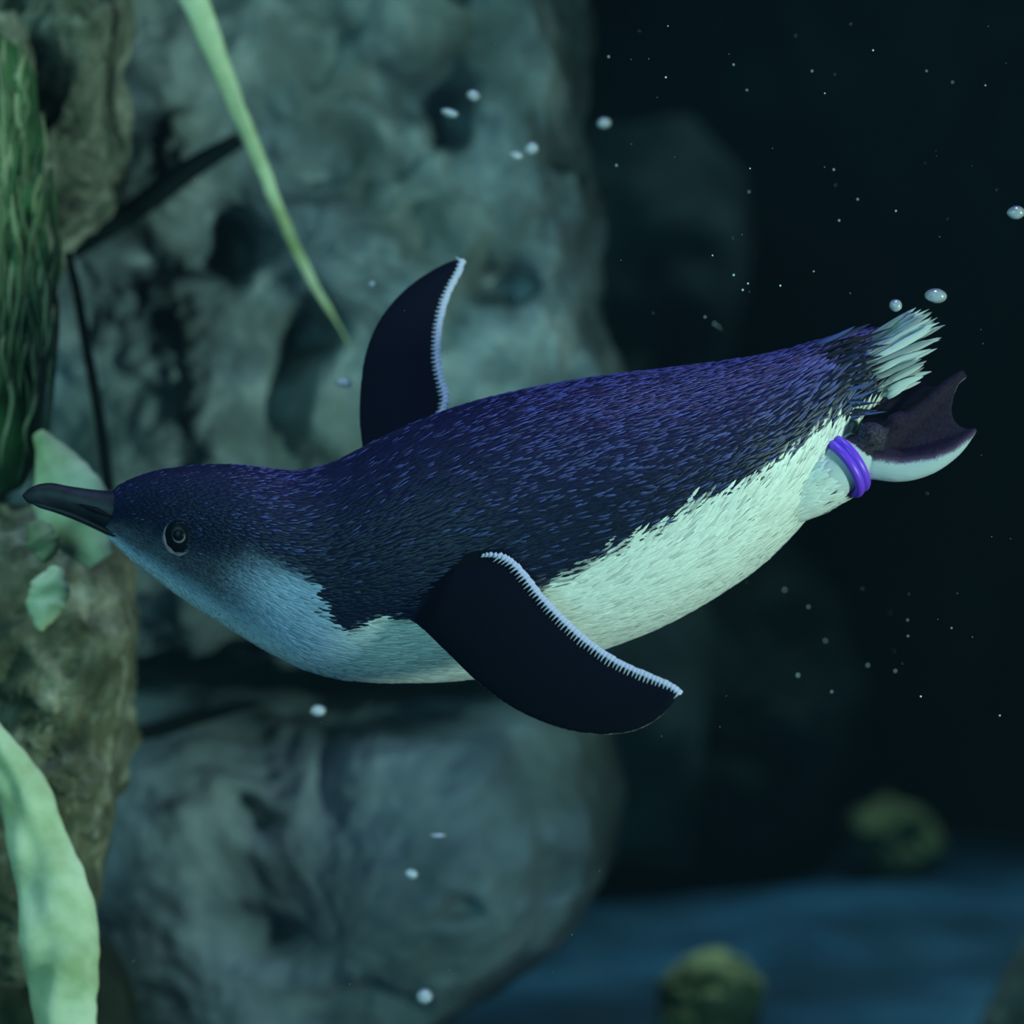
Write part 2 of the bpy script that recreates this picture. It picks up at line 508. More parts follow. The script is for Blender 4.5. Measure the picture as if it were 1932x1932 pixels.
# ------------------------------------------------------------------ weed covered post on the left
post = empty('weed_covered_post', P(20, 1000, 1.40), 'post hung with long green weed strands left of the beak', 'seaweed')
boulder('post_core', [(-200, 60), (-20, 50), (60, 110), (80, 300), (92, 500), (88, 700), (70, 860), (40, 925), (-20, 940), (-200, 940)],
        1.42, 0.03, M['weed2'], amp=0.006, freq=30, nth=70, nph=50, seed=21, parent=post)
for k in range(64):
    x0 = random.uniform(-40, 95) if k < 50 else random.uniform(60, 112)
    y0 = random.choice([random.uniform(60, 260), random.uniform(260, 620)])
    y1 = min(y0 + random.uniform(250, 520), random.uniform(880, 985))
    mxw = 112 - max(0, (y0 - 500)) * 0.08
    pts = []
    x = min(x0 * (0.45 if y0 < 200 else 1.0), mxw)
    for s in range(7):
        y = y0 + (y1 - y0) * s / 6
        lim = np.interp(y, [60, 130, 300, 450, 600, 750, 850, 985], [70, 90, 100, 116, 114, 102, 88, 34])
        xx = min(x + 10 * math.sin(s * 1.4 + k) + random.uniform(-5, 5), lim - 6)
        fr = max(0.0, min(1.0, (lim - xx) / 150.0))
        dd = 1.405 - 0.035 * math.sqrt(max(0, 1 - (1 - fr) ** 2)) + random.uniform(-0.003, 0.002)
        pts.append((xx, y, dd))
    wmx = random.uniform(7, 17)
    px_tube('weed_strand', pts, 1.39, [wmx * 0.5, wmx, wmx * 0.9, wmx * 0.8, wmx * 0.25],
            M[random.choice(['weed0', 'weed0', 'weed1', 'weed2', 'weed1'] if y0 < 330 else ['weed0', 'weed0', 'weed1', 'weed2', 'weed0'])], 6, 16, parent=post)

# ------------------------------------------------------------------ kelp blades and dark stems
blade('kelp_blade', [(270, -200), (325, -70), (366, 0), (398, 80), (440, 185), (488, 300), (540, 430), (600, 550), (645, 625), (668, 668)],
      [74, 66, 57, 50, 41, 34, 28, 24, 22, 18, 9, 2], 1.47, M['leaf'], ruffle=9, seed=1, depth=[1.44, 1.46, 1.50, 1.60],
      label='long narrow pale green kelp blade slanting across the rock face', cat='seaweed')
blade('kelp_blade', [(-50, 1320), (5, 1425), (48, 1505), (70, 1585), (105, 1700), (114, 1800), (124, 1932), (130, 2030), (150, 2250), (165, 2500), (175, 2712)],
      [20, 56, 88, 104, 118, 136, 148, 138, 118, 96, 84, 74, 64, 54, 48, 42, 36, 30, 26], 1.30, M['leaf'], ruffle=8, seed=2, curl=0.35, thick=0.002, n=140, m=12,
      label='broad pale green kelp blade in front of the dark rock footing', cat='seaweed')
blade('kelp_blade', [(72, 815), (98, 860), (124, 920), (148, 985), (190, 1060)],
      [20, 84, 140, 120, 50], 1.36, M['leaf'], ruffle=9, seed=3, curl=0.3, n=40,
      label='pale kelp leaf sticking up behind the beak', cat='seaweed')
blade('kelp_blade', [(112, 1070), (98, 1105), (84, 1145), (76, 1190)],
      [20, 74, 66, 12], 1.325, M['leaf'], ruffle=14, seed=4, curl=0.3, n=30,
      label='small pale green leaf scrap clinging to the mottled rock', cat='seaweed')
blade('kelp_blade', [(60, 985), (75, 1010), (85, 1040), (82, 1062)],
      [22, 60, 54, 14], 1.335, M['weed1'], ruffle=12, seed=6, curl=0.3, n=30,
      label='dull blue-green leaf scrap under the beak tip', cat='seaweed')

px_tube('dark_stem', [(128, 476), (143, 540), (163, 650), (183, 760), (197, 850), (206, 930)], 1.50, [15, 19, 20, 21, 23], M['stem'],
        label='thin dark upright stem rising behind the beak', cat='stem')
px_tube('dark_stem', [(136, 474), (210, 425), (290, 370), (360, 318), (455, 262)], 1.60, [34, 42, 46, 42, 30], M['stem'],
        label='thick dark stem lying aslant on the rock behind the narrow kelp blade', cat='stem')
px_tube('dark_stem', [(225, 1272), (330, 1272), (400, 1268), (500, 1235)], 1.62, [16, 18, 18, 12], M['stem'],
        label='level dark stem under the penguin throat', cat='stem')
px_tube('dark_stem', [(215, 1392), (290, 1378), (380, 1352), (490, 1325)], 1.62, [30, 32, 26, 12], M['stem'],
        label='dark stem lying across the rounded boulder', cat='stem')

# ------------------------------------------------------------------ the penguin
TOP = smooth_tab([(196, 958), (205, 936), (220, 920), (245, 906), (280, 893), (330, 883), (400, 877), (450, 878), (500, 884), (560, 888), (620, 875),
                  (680, 847), (750, 812), (850, 772), (950, 744), (1050, 724), (1150, 708), (1250, 697), (1350, 684),
                  (1450, 668), (1530, 648), (1600, 630), (1640, 626), (1670, 632), (1692, 655), (1700, 685)], 1600)
BOT = smooth_tab([(196, 1004), (205, 1016), (220, 1030), (245, 1053), (280, 1080), (330, 1118), (400, 1165), (450, 1196), (500, 1226), (560, 1256),
                  (620, 1275), (680, 1284), (750, 1287), (850, 1284), (950, 1272), (1050, 1250), (1150, 1220), (1250, 1180), (1350, 1125),
                  (1450, 1052), (1530, 965), (1600, 850), (1640, 785), (1670, 745), (1692, 715), (1700, 690)], 1600)
ROLL = [(196, 74), (380, 72), (560, 64), (700, 58), (1700, 58)]          # elevation of the back above the view direction
RATIO = [(196, 0.70), (300, 0.82), (420, 0.88), (560, 0.92), (900, 0.95), (1400, 0.92), (1600, 0.80), (1700, 0.7)]

def sect(x):
    t = np.interp(x, TOP[:, 0], TOP[:, 1]); b = np.interp(x, BOT[:, 0], BOT[:, 1])
    return (t + b) / 2, np.maximum((b - t) / 2, 1.0), interp(x, RATIO), np.radians(interp(x, ROLL))

def torso_pt(x, beta):
    c, R, ra, _ = sect(x)
    return np.stack([x + 0 * beta, c - R * np.sin(beta), ra * R * np.cos(beta)], -1)

def loft(rings):
    n = len(rings[0]); verts = [p for r in rings for p in r]; faces = []
    for i in range(len(rings) - 1):
        for k in range(n):
            k2 = (k + 1) % n
            faces.append((i * n + k, i * n + k2, (i + 1) * n + k2, (i + 1) * n + k))
    faces.append(tuple(reversed(range(n))))
    faces.append(tuple(range((len(rings) - 1) * n, len(rings) * n)))
    return np.asarray(verts, float), faces

xs = np.concatenate([np.linspace(196, 260, 24), np.linspace(266, 1590, 190), np.linspace(1594, 1700, 40)])
NB = 96
bet = np.linspace(0, 2 * np.pi, NB, endpoint=False)
parts = {}
parts['torso'] = loft([torso_pt(np.full(NB, x), bet) for x in xs])

def flipper(lead, trail, wfun, tmax, n=90, m=26):
    L = spline_pts(lead, n); T = spline_pts(trail, n)
    rings = []
    for i in range(n):
        t = i / (n - 1)
        s = (1 - np.cos(np.linspace(0, np.pi, m))) / 2
        p = L[i, :2][None] * (1 - s)[:, None] + T[i, :2][None] * s[:, None]
        wv = np.array([wfun(a[0], a[1]) for a in p])
        prof = (np.sin(np.pi * np.clip(s, 0, 1) ** 0.75)) ** 0.8
        th = (5.0 + (tmax - 5.0) * prof * (1 - 0.65 * t)) / 2
        th = th * min(1.0, (1 - t) * 14 + 0.35)
        up = np.column_stack([p, wv + th + 4 * np.sin(np.pi * s)])
        dn = np.column_stack([p, wv - th + 4 * np.sin(np.pi * s)])[::-1]
        rings.append(np.concatenate([up, dn]))
    return loft(rings)

def lw(u, v):
    s = (u - 840) * 0.91 + (v - 1110) * 0.41
    return 228 + (0.32 * s if s > 0 else 1.0 * s) - 0.00015 * max(0, s) ** 2
LEAD_L = [(690, 1100), (730, 1140), (770, 1166), (805, 1194), (850, 1238), (900, 1286), (960, 1331), (1020, 1361), (1090, 1382), (1150, 1386), (1200, 1378),
          (1240, 1357), (1268, 1329), (1279, 1312)]
TRAIL_L = [(800, 1030), (850, 1040), (905, 1046), (935, 1047), (962, 1058), (990, 1086), (1018, 1122), (1055, 1162), (1105, 1208), (1160, 1246), (1215, 1272),
           (1255, 1289), (1275, 1300), (1281, 1306)]
parts['flip_l'] = flipper(LEAD_L, TRAIL_L, lw, 34)

def rw(u, v):
    s = (850 - v)
    return -165 - (0.42 * s if s > 0 else 0.3 * s)
LEAD_R = [(700, 960), (690, 890), (683, 840), (678, 790), (680, 730), (690, 665), (712, 610), (748, 562), (790, 526), (830, 502), (856, 491), (868, 489)]
TRAIL_R = [(860, 940), (855, 880), (842, 820), (834, 785), (841, 752), (832, 715), (826, 680), (826, 640), (831, 600), (842, 560), (857, 528), (868, 505), (871, 494)]
parts['flip_r'] = flipper(LEAD_R, TRAIL_R, rw, 34)

def btube(pts, rad, n=40, nseg=24):
    c = spline_pts(np.asarray(pts, float), n)
    r = np.interp(np.linspace(0, 1, n), np.linspace(0, 1, len(rad)), rad)
    v, f = tube_data([Vector(p) for p in c], list(r), nseg)
    return np.asarray([tuple(p) for p in v], float), f

def bweb(c1, c2, n, m, th, concave, shift=0):
    A = spline_pts(np.asarray(c1, float), n); Bc = spline_pts(np.asarray(c2, float), n)
    rings = []
    for j in range(m):
        s = j / (m - 1)
        r = []
        f = 1 - concave * 4 * s * (1 - s)
        k = np.linspace(0, f, n) * (n - 1)
        a = np.stack([np.interp(k, range(n), A[:, c]) for c in range(3)], 1)
        b = np.stack([np.interp(k, range(n), Bc[:, c]) for c in range(3)], 1)
        p = a * (1 - s) + b * s
        p[:, 2] += shift * 4 * s * (1 - s)
        up = p + np.array([0, 0, th / 2]); dn = (p - np.array([0, 0, th / 2]))[::-1]
        rings.append(np.concatenate([up, dn]))
    return loft(rings)

OUT = [(1650, 868, 58), (1700, 880, 60), (1760, 866, 56), (1808, 838, 50), (1841, 809, 44)]
MID = [(1645, 840, 48), (1700, 800, 44), (1760, 752, 38), (1800, 718, 32), (1820, 704, 28)]
INN = [(1640, 815, 30), (1680, 770, 16), (1720, 738, 4), (1750, 722, -4)]
def leg(tag, du, dv, dw):
    D = np.array([du, dv, dw], float)
    def mv(vf): return (vf[0] + D, vf[1])
    parts['leg' + tag] = mv(btube([(1430, 950, 20), (1500, 922, 42), (1560, 893, 56), (1600, 872, 60), (1640, 856, 54), (1668, 852, 52)], [58, 64, 60, 54, 46, 34]))
    parts['toe_out' + tag] = mv(btube(OUT, [38, 29, 26, 18, 5]))
    parts['toe_mid' + tag] = mv(btube(MID, [34, 21, 16, 13, 9]))
    parts['toe_in' + tag] = mv(btube(INN, [28, 18, 13, 6]))
    parts['web_a' + tag] = mv(bweb(OUT, MID, 30, 24, 8, 0.20, -4))
    parts['web_b' + tag] = mv(bweb(MID, INN, 30, 20, 8, 0.16, -4))
    parts['pad_a' + tag] = mv(btube([(1622, 838, 84), (1645, 822, 84), (1668, 828, 80)], [12, 27, 18]))
    parts['pad_b' + tag] = mv(btube([(1670, 812, 62), (1690, 795, 62), (1706, 782, 56)], [8, 18, 10]))
leg('_l', 0, 0, 0)
leg('_r', -85, -6, -150)

# one continuous body: union of the parts by voxel remesh
allv, allf, o = [], [], 0
for v, f in parts.values():
    allv.append(B_np(v)); allf += [tuple(i + o for i in q) for q in f]; o += len(v)
raw = mesh_from('raw', np.concatenate(allv), allf)
bm = bmesh.new(); bm.from_mesh(raw); bmesh.ops.recalc_face_normals(bm, faces=bm.faces); bm.to_mesh(raw); bm.free()
tmp = bpy.data.objects.new('tmp', raw); col.objects.link(tmp)
md = tmp.modifiers.new('r', 'REMESH'); md.mode = 'VOXEL'; md.voxel_size = 0.00075; md.use_smooth_shade = True
sm = tmp.modifiers.new('s', 'SMOOTH'); sm.factor = 0.5; sm.iterations = 3
dg = bpy.context.evaluated_depsgraph_get()
body_me = bpy.data.meshes.new_from_object(tmp.evaluated_get(dg))
bpy.data.objects.remove(tmp); bpy.data.meshes.remove(raw)
body_me.name = 'body'

# ---- colours of the plumage (the bird's own markings)
BOUND = smooth_tab([(190, 100), (250, 89), (300, 91), (345, 95), (400, 88), (480, 74), (540, 70), (575, 72), (590, 84), (610, 91), (640, 95), (700, 87), (760, 90),
                    (900, 88), (1020, 84), (1100, 79), (1200, 74), (1300, 68.5), (1400, 67.5), (1480, 68), (1550, 72), (1600, 90), (1660, 130), (1705, 150)], 800)
SOFT = [(190, 22), (350, 22), (480, 16), (560, 5), (600, 2.0), (1700, 2.0)]
NAVY = np.array([0.007, 0.011, 0.036]); NAVY2 = np.array([0.011, 0.012, 0.048]); WHITE = np.array([0.80, 0.82, 0.78])
CHEEK = np.array([0.085, 0.10, 0.135]); THROAT = np.array([0.26, 0.40, 0.64]); BLACK = np.array([0.0035, 0.004, 0.010])

def lerp(a, b, t):
    t = np.asarray(t)[..., None]
    return a * (1 - t) + b * t
def sstep(a, b, x):
    t = np.clip((x - a) / (b - a), 0, 1)
    return t * t * (3 - 2 * t)

def plumage_color(u, phi, jit):
    """phi: degrees from the midline of the back; jit: jitter in degrees"""
    b = np.interp(u, BOUND[:, 0], BOUND[:, 1])
    s = interp(u, SOFT)
    k = sstep(-s, s, phi + jit - b)
    pale = lerp(WHITE, THROAT, (1 - sstep(560, 720, u)) * (1 - 0.55 * sstep(105, 150, phi)) * 0.85)
    pale = lerp(pale, CHEEK, (1 - sstep(390, 520, u)) * (1 - sstep(104, 135, phi)))
    dark = lerp(NAVY, NAVY2, sstep(70, 10, phi))
    return lerp(dark, pale, k)

def phi_of(uvw):
    c, R, ra, roll = sect(uvw[:, 0])
    be = np.arctan2(-(uvw[:, 1] - c) / R, uvw[:, 2] / (R * ra))
    d = np.degrees(roll - be)
    d = (d + 180) % 360 - 180
    return np.abs(d)

def bvh_of(keys):
    v, f, o = [], [], 0
    for k in keys:
        a, b = parts[k]
        v += [tuple(p) for p in a]; f += [tuple(i + o for i in q) for q in b]; o += len(a)
    return BVHTree.FromPolygons(v, f)
def dist(bvh, pts, mx):
    out = np.full(len(pts), mx, float)
    for i, p in enumerate(pts):
        r = bvh.find_nearest(p, mx)
        if r[3] is not None: out[i] = r[3]
    return out

nv = len(body_me.vertices)
co = np.empty(nv * 3); body_me.vertices.foreach_get('co', co); co = co.reshape(-1, 3)
no = np.empty(nv * 3); body_me.vertices.foreach_get('normal', no); no = no.reshape(-1, 3)
uvw = B_inv(co)
phi = phi_of(uvw)
jit = rng.normal(0, 0.6, nv)
C = plumage_color(uvw[:, 0], phi, jit)
bv_t = bvh_of(['torso']); bv_fl = bvh_of(['flip_l']); bv_fr = bvh_of(['flip_r'])
dl = np.full(nv, 60.0); dr = np.full(nv, 60.0)
ml = (uvw[:, 0] > 640) & (uvw[:, 0] < 1300) & (uvw[:, 1] > 1000) & (uvw[:, 2] > 60)
mr = (uvw[:, 0] > 640) & (uvw[:, 0] < 900) & (uvw[:, 2] < -80) & (uvw[:, 1] < 980)
dl[ml] = dist(bv_fl, uvw[ml], 60); dr[mr] = dist(bv_fr, uvw[mr], 60)
dt = np.full(nv, 99.0); mm = ml | mr
dt[mm] = dist(bv_t, uvw[mm], 99)
dors = np.array([0, -math.cos(math.radians(58)), math.sin(math.radians(58))])
upper = sstep(-0.75, -0.45, no @ dors)
# left flipper, blending into the shoulder
def flip_color(dist_f, isl):
    w_ = sstep(9, 3, dist_f) * sstep(-2, 14, dt)
    if isl:
        w_ = np.maximum(w_, sstep(26, 5, dist_f) * sstep(780, 830, uvw[:, 0]) * (phi < 100))
    cc = lerp(np.broadcast_to(WHITE * 0.8, C.shape), BLACK, upper)
    return w_, cc
for df, isl in ((dl, True), (dr, False)):
    w_, cc = flip_color(df, isl)
    C = C * (1 - w_[:, None]) + cc * w_[:, None]
# legs and feet: pale leg, dark sole, pale instep
bk = [k for k in parts if k.startswith(('leg', 'toe', 'web', 'pad'))]
bv_f = bvh_of([k for k in bk if not k.startswith('leg')]); bv_leg = bvh_of([k for k in bk if k.startswith('leg')])
mf = uvw[:, 0] > 1430
df = np.full(nv, 60.0); dg_ = np.full(nv, 60.0); d2 = np.full(nv, 60.0)
df[mf] = dist(bv_f, uvw[mf], 60); dg_[mf] = dist(bv_leg, uvw[mf], 60); d2[mf] = dist(bv_t, uvw[mf], 60)
isleg = (dg_ < 4) & (d2 > 5) & (uvw[:, 0] < 1660)
LEGC = np.array([0.46, 0.50, 0.52])
C[isleg] = LEGC
dark_leg = isleg & (uvw[:, 0] > 1590) & (uvw[:, 1] < np.interp(uvw[:, 0], [1590, 1610, 1635, 1660], [826, 838, 858, 868]))
C[dark_leg] = np.array([0.032, 0.024, 0.040])
foot = (df < 4) & (uvw[:, 0] > 1612)
SOLE = np.array([0.020, 0.013, 0.026])
f_u = uvw[foot]
edge = np.interp(f_u[:, 0], [1612, 1650, 1700, 1760, 1800, 1830, 1850], [866, 868, 874, 866, 850, 828, 812])
k = sstep(-3, 5, f_u[:, 1] - edge + rng.normal(0, 1.2, len(f_u)))
solec = np.broadcast_to(SOLE, (len(f_u), 3)) * (0.7 + 0.6 * rng.random((len(f_u), 1)))
rim = sstep(-14, 0, f_u[:, 1] - edge)
solec = lerp(solec, np.array([0.10, 0.055, 0.11]), rim * 0.8)
pad = sstep(7, 2, dist(bvh_of(['pad_a_l', 'pad_a_r']), f_u, 30))
solec = lerp(solec, np.array([0.040, 0.034, 0.048]) * rng.uniform(0.2, 1.7, (len(f_u), 1)), pad)
under = sstep(0.05, 0.35, no[foot] @ np.array([0, 0.75, -0.66]))
C[foot] = lerp(solec, np.array([0.38, 0.43, 0.47]), np.maximum(k, under))

def set_col(me, C):
    a = me.color_attributes.new('Col', 'FLOAT_COLOR', 'POINT')
    rgba = np.ones((len(C), 4)); rgba[:, :3] = np.clip(C, 0, 1)
    a.data.foreach_set('color', rgba.ravel())
set_col(body_me, C)
body_me.materials.clear()

peng = empty('penguin', B(960, 1000, 0), 'small blue penguin with white belly swimming past the rocks, purple leg band', 'penguin')
link('body', body_me, M['body'], peng)

# ---- plumage: thousands of small overlapping feathers
FV, FF, FC = [], [], []
def feather(p, t, nrm, length, width, lift, c0, c1, droop=0.0):
    """p: base (bird space), t: direction of growth, nrm: outward"""
    s = np.cross(t, nrm); s /= np.linalg.norm(s) + 1e-9
    b = len(FV)
    prof = ((0.0, 0.35, -1.0), (0.45, 1.0, lift * 0.55), (0.8, 0.7, lift * 0.95))
    for (a, w_, h) in prof:
        q = p + t * length * a + nrm * h
        FV.append(q - s * width / 2 * w_ - nrm * 0.5); FV.append(q + nrm * 0.6); FV.append(q + s * width / 2 * w_ - nrm * 0.5)
        cc = c0 * (1 - a) + c1 * a
        FC.extend([cc, cc * 0.8, cc])
    FV.append(p + t * length + nrm * (lift - droop)); FC.append(c1)
    for r in (0, 3):
        for k in (0, 1):
            FF.append((b + r + k, b + r + k + 1, b + r + k + 4, b + r + k + 3))
    FF.append((b + 6, b + 7, b + 9)); FF.append((b + 7, b + 8, b + 9))

u = 212.0
while u < 1690:
    c_, R_, ra_, roll_ = [float(z) for z in sect(u)]
    head = 1 - float(sstep(420, 620, u)); rear = float(sstep(1380, 1600, u))
    row = 8.0 * head + 11.0 * (1 - head)
    wid = 4.2 * head + 5.8 * (1 - head) + 2.5 * rear
    circ = 2 * math.pi * R_ * (0.5 + 0.5 * ra_)
    nn = max(5, int(circ / (wid * 0.92)))
    off = random.random()
    for k in range(nn):
        be = 2 * math.pi * (k + off + random.uniform(-0.3, 0.3)) / nn
        uu = u + random.uniform(-0.5, 0.5) * row
        if uu < 208 or uu > 1694: continue
        p = torso_pt(np.array([uu]), np.array([be]))[0]
        q = torso_pt(np.array([min(uu + 8, 1699)]), np.array([be]))[0]
        t = q - p; t /= np.linalg.norm(t)
        r2 = torso_pt(np.array([uu]), np.array([be + 0.03]))[0] - p
        nrm = np.cross(r2, t); nrm /= np.linalg.norm(nrm)
        ph = abs(((math.degrees(roll_ - be)) + 180) % 360 - 180)
        # leave the flippers and the leg clear
        if 700 < uu < 960 and bv_fl.find_nearest(p, 9)[3] is not None: continue
        if 640 < uu < 900 and p[2] < 0 and bv_fr.find_nearest(p, 10)[3] is not None: continue
        bnd = float(np.interp(uu, BOUND[:, 0], BOUND[:, 1]))
        j = random.gauss(0, 1.6) + 3.0 * noise.noise(Vector((uu * 0.02, ph * 0.05, 1)))
        j += head * 11 * noise.noise(Vector((uu * 0.022, ph * 0.06, 5)))
        cc = plumage_color(np.array([uu]), np.array([ph]), np.array([j]))[0]
        pale = cc[1] > 0.2
        rnd = random.random()
        if pale:
            br = random.uniform(0.86, 1.08)
            c0 = cc * br * 0.95; c1 = cc * br
            L = (16 * head + 38 * (1 - head)) * random.uniform(0.8, 1.4); lift = random.uniform(0.6, 1.8)
            if rnd < 0.14: c0 = c0 * 0.72; c1 = c1 * 0.8
            wd_ = wid * 1.25
        else:
            br = random.uniform(0.6, 1.2)
            c0 = cc * br * 0.8
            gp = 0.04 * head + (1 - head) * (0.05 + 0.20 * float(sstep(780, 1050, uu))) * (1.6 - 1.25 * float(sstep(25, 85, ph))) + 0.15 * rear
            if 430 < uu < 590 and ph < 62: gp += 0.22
            gl = rnd < gp and cc[1] < 0.04  # wet glints painted into some tip colours, denser and paler towards the back
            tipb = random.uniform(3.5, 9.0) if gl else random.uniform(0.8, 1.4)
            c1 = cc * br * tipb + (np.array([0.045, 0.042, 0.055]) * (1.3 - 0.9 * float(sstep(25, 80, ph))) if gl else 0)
            L = (12 * head + 25 * (1 - head) + 14 * rear) * random.uniform(0.8, 1.4)
            lift = random.uniform(0.6, 1.6) + (1.2 if gl else 0) + 3.0 * rear * random.random()
            wd_ = wid * (0.62 if gl else 1.0)
        side = np.cross(t, nrm)
        sg = 1.0 if math.sin(roll_ - be) > 0 else -1.0
        sw = random.gauss(0, 0.10) + (0.08 if not pale else 0.0)
        if pale and uu > 960:
            sw += sg * (0.45 * float(sstep(34, 4, ph - bnd)) + 0.10) * float(sstep(1000, 1200, uu))
        t2 = t + side * sw; t2 /= np.linalg.norm(t2)
        feather(p, t2, nrm, L, wd_ * random.uniform(0.8, 1.15), lift, c0, c1)
    u += row
lc = spline_pts(np.asarray([(1430, 950, 20), (1500, 922, 42), (1560, 893, 56), (1600, 872, 60)], float), 60)
lr = np.interp(np.linspace(0, 1, 60), [0, 0.41, 0.75, 1], [58, 64, 60, 54])
for k in range(1300):
    i = random.randint(0, 38)
    t = lc[i + 1] - lc[i]; t /= np.linalg.norm(t)
    a1 = np.cross(t, np.array([0, 0, 1.0])); a1 /= np.linalg.norm(a1); a2 = np.cross(a1, t)
    th = random.uniform(0, 2 * math.pi)
    nrm = a1 * math.cos(th) + a2 * math.sin(th)
    p = lc[i] + nrm * lr[i]
    br = random.uniform(0.85, 1.08)
    t2 = t + np.cross(t, nrm) * random.gauss(0, 0.12)
    feather(p, t2 / np.linalg.norm(t2), nrm, random.uniform(34, 56), random.uniform(9, 13), random.uniform(0.5, 1.6), WHITE * br * 0.95, WHITE * br)
fme = mesh_from('plumage', B_np(np.asarray(FV)), FF)
set_col(fme, np.asarray(FC))
link('plumage', fme, M['feather'], peng, kind='stuff')

# ---- beak
def beak_half(top_t, bot_t, w0, n=60, nb=28, wpow=0.6, tipx=42.0, endx=262.0):
    rings = []
    for i in range(n):
        x = tipx + (endx - tipx) * (i / (n - 1)) ** 1.3
        a = float(np.interp(x, *np.asarray(top_t).T)); b = float(np.interp(x, *np.asarray(bot_t).T))
        c, R = (a + b) / 2, max((b - a) / 2, 0.5)
        hw = w0 * ((x - tipx + 2) / (endx - tipx)) ** wpow
        r = []
        for k in range(nb):
            th = 2 * math.pi * k / nb
            r.append((x, c - R * math.sin(th), hw * math.copysign(abs(math.cos(th)) ** 0.8, math.cos(th))))
        rings.append(r)
    v, f = loft(rings)
    return mesh_from('beak', B_np(v), f)
UT = smooth_tab([(42, 934), (52, 924), (66, 916), (92, 911), (130, 917), (180, 924), (225, 928), (262, 935)], 200)
UB = smooth_tab([(42, 936), (50, 946), (66, 952), (90, 956), (130, 967), (180, 988), (220, 1008), (262, 1030)], 200)
LT = smooth_tab([(54, 944), (90, 952), (130, 963), (180, 984), (220, 1004), (262, 1026)], 200)
LB = smooth_tab([(54, 947), (72, 957), (100, 966), (140, 981), (180, 999), (215, 1016), (262, 1040)], 200)
beak_o = link('beak', beak_half(UT, UB, 40), M['horn'], peng, label='dark hooked upper beak')
link('lower_mandible', beak_half(LT, LB, 34, tipx=54), M['horn'], beak_o)
nv_, nf_ = btube([(150, 952, 30), (180, 962, 33), (212, 976, 36)], [2, 6, 2], 20, 10)
link('nostril', mesh_from('nostril', B_np(nv_), nf_), M['nostril'], beak_o)

# ---- eyes
def ellipsoid(c, ax, n=20, m=14):
    """c centre, ax three axis vectors (already scaled), bird space"""
    rings = []
    for j in range(1, m):
        ph = math.pi * j / m
        rings.append([c + ax[0] * math.sin(ph) * math.cos(2 * math.pi * k / n) + ax[1] * math.sin(ph) * math.sin(2 * math.pi * k / n) + ax[2] * math.cos(ph) for k in range(n)])
    return loft(rings)
def torus(c, e1, e2, nrm, R1, R2, r, n=40, m=10, squash=1.0, taper=None):
    verts, faces = [], []
    for i in range(n):
        a = 2 * math.pi * i / n
        dvec = e1 * math.cos(a) * R1 + e2 * math.sin(a) * R2
        dn_ = dvec / np.linalg.norm(dvec)
        rr_ = r * (taper(a) if taper else 1)
        for k in range(m):
            b = 2 * math.pi * k / m
            verts.append(c + dvec + dn_ * math.cos(b) * rr_ + nrm * math.sin(b) * rr_ * squash)
    for i in range(n):
        for k in range(m):
            faces.append((i * m + k, ((i + 1) % n) * m + k, ((i + 1) % n) * m + (k + 1) % m, i * m + (k + 1) % m))
    return np.asarray(verts), faces
def add(name, vf, mat, parent, **kw):
    return link(name, mesh_from(name, B_np(vf[0]), vf[1]), mat, parent, **kw)
for side in (0, 1):
    c_, R_, ra_, roll_ = [float(z) for z in sect(338.0)]
    be = -math.asin((1012 - c_) / R_)
    if side: be = 2 * roll_ - be
    p = torso_pt(np.array([338.0]), np.array([be]))[0]
    nrm = np.array([-0.12, -math.sin(be), math.cos(be)]); nrm /= np.linalg.norm(nrm)
    e1 = np.array([1.0, 0, 0]); e1 -= nrm * (e1 @ nrm); e1 /= np.linalg.norm(e1)
    e2 = np.cross(nrm, e1)
    if e2[1] < 0: e2 = -e2
    eye = add('eye', ellipsoid(p + nrm * 0, [e1 * 25, e2 * 30, nrm * 10]), M['eye_dark'], peng)
    add('iris', torus(p + nrm * 9.0 + e2 * -3, e1, e2, nrm, 12, 13, 2.4, squash=0.9, taper=lambda a: 0.05 + 1.0 * max(0, math.sin(a + 0.35))), M['iris'], eye)
    add('pupil', ellipsoid(p + nrm * 8 + e2 * -3, [e1 * 10.5, e2 * 11.5, nrm * 4]), M['eye_dark'], eye)
    add('eyelid', torus(p + nrm * 2, e1, e2, nrm, 29, 34, 5, squash=1.0, taper=lambda a: 0.03 + 0.85 * max(0, math.cos(a - math.radians(128))) ** 0.8 * (1 + 0.3 * math.sin(a * 9))), M['eyelid'], eye)

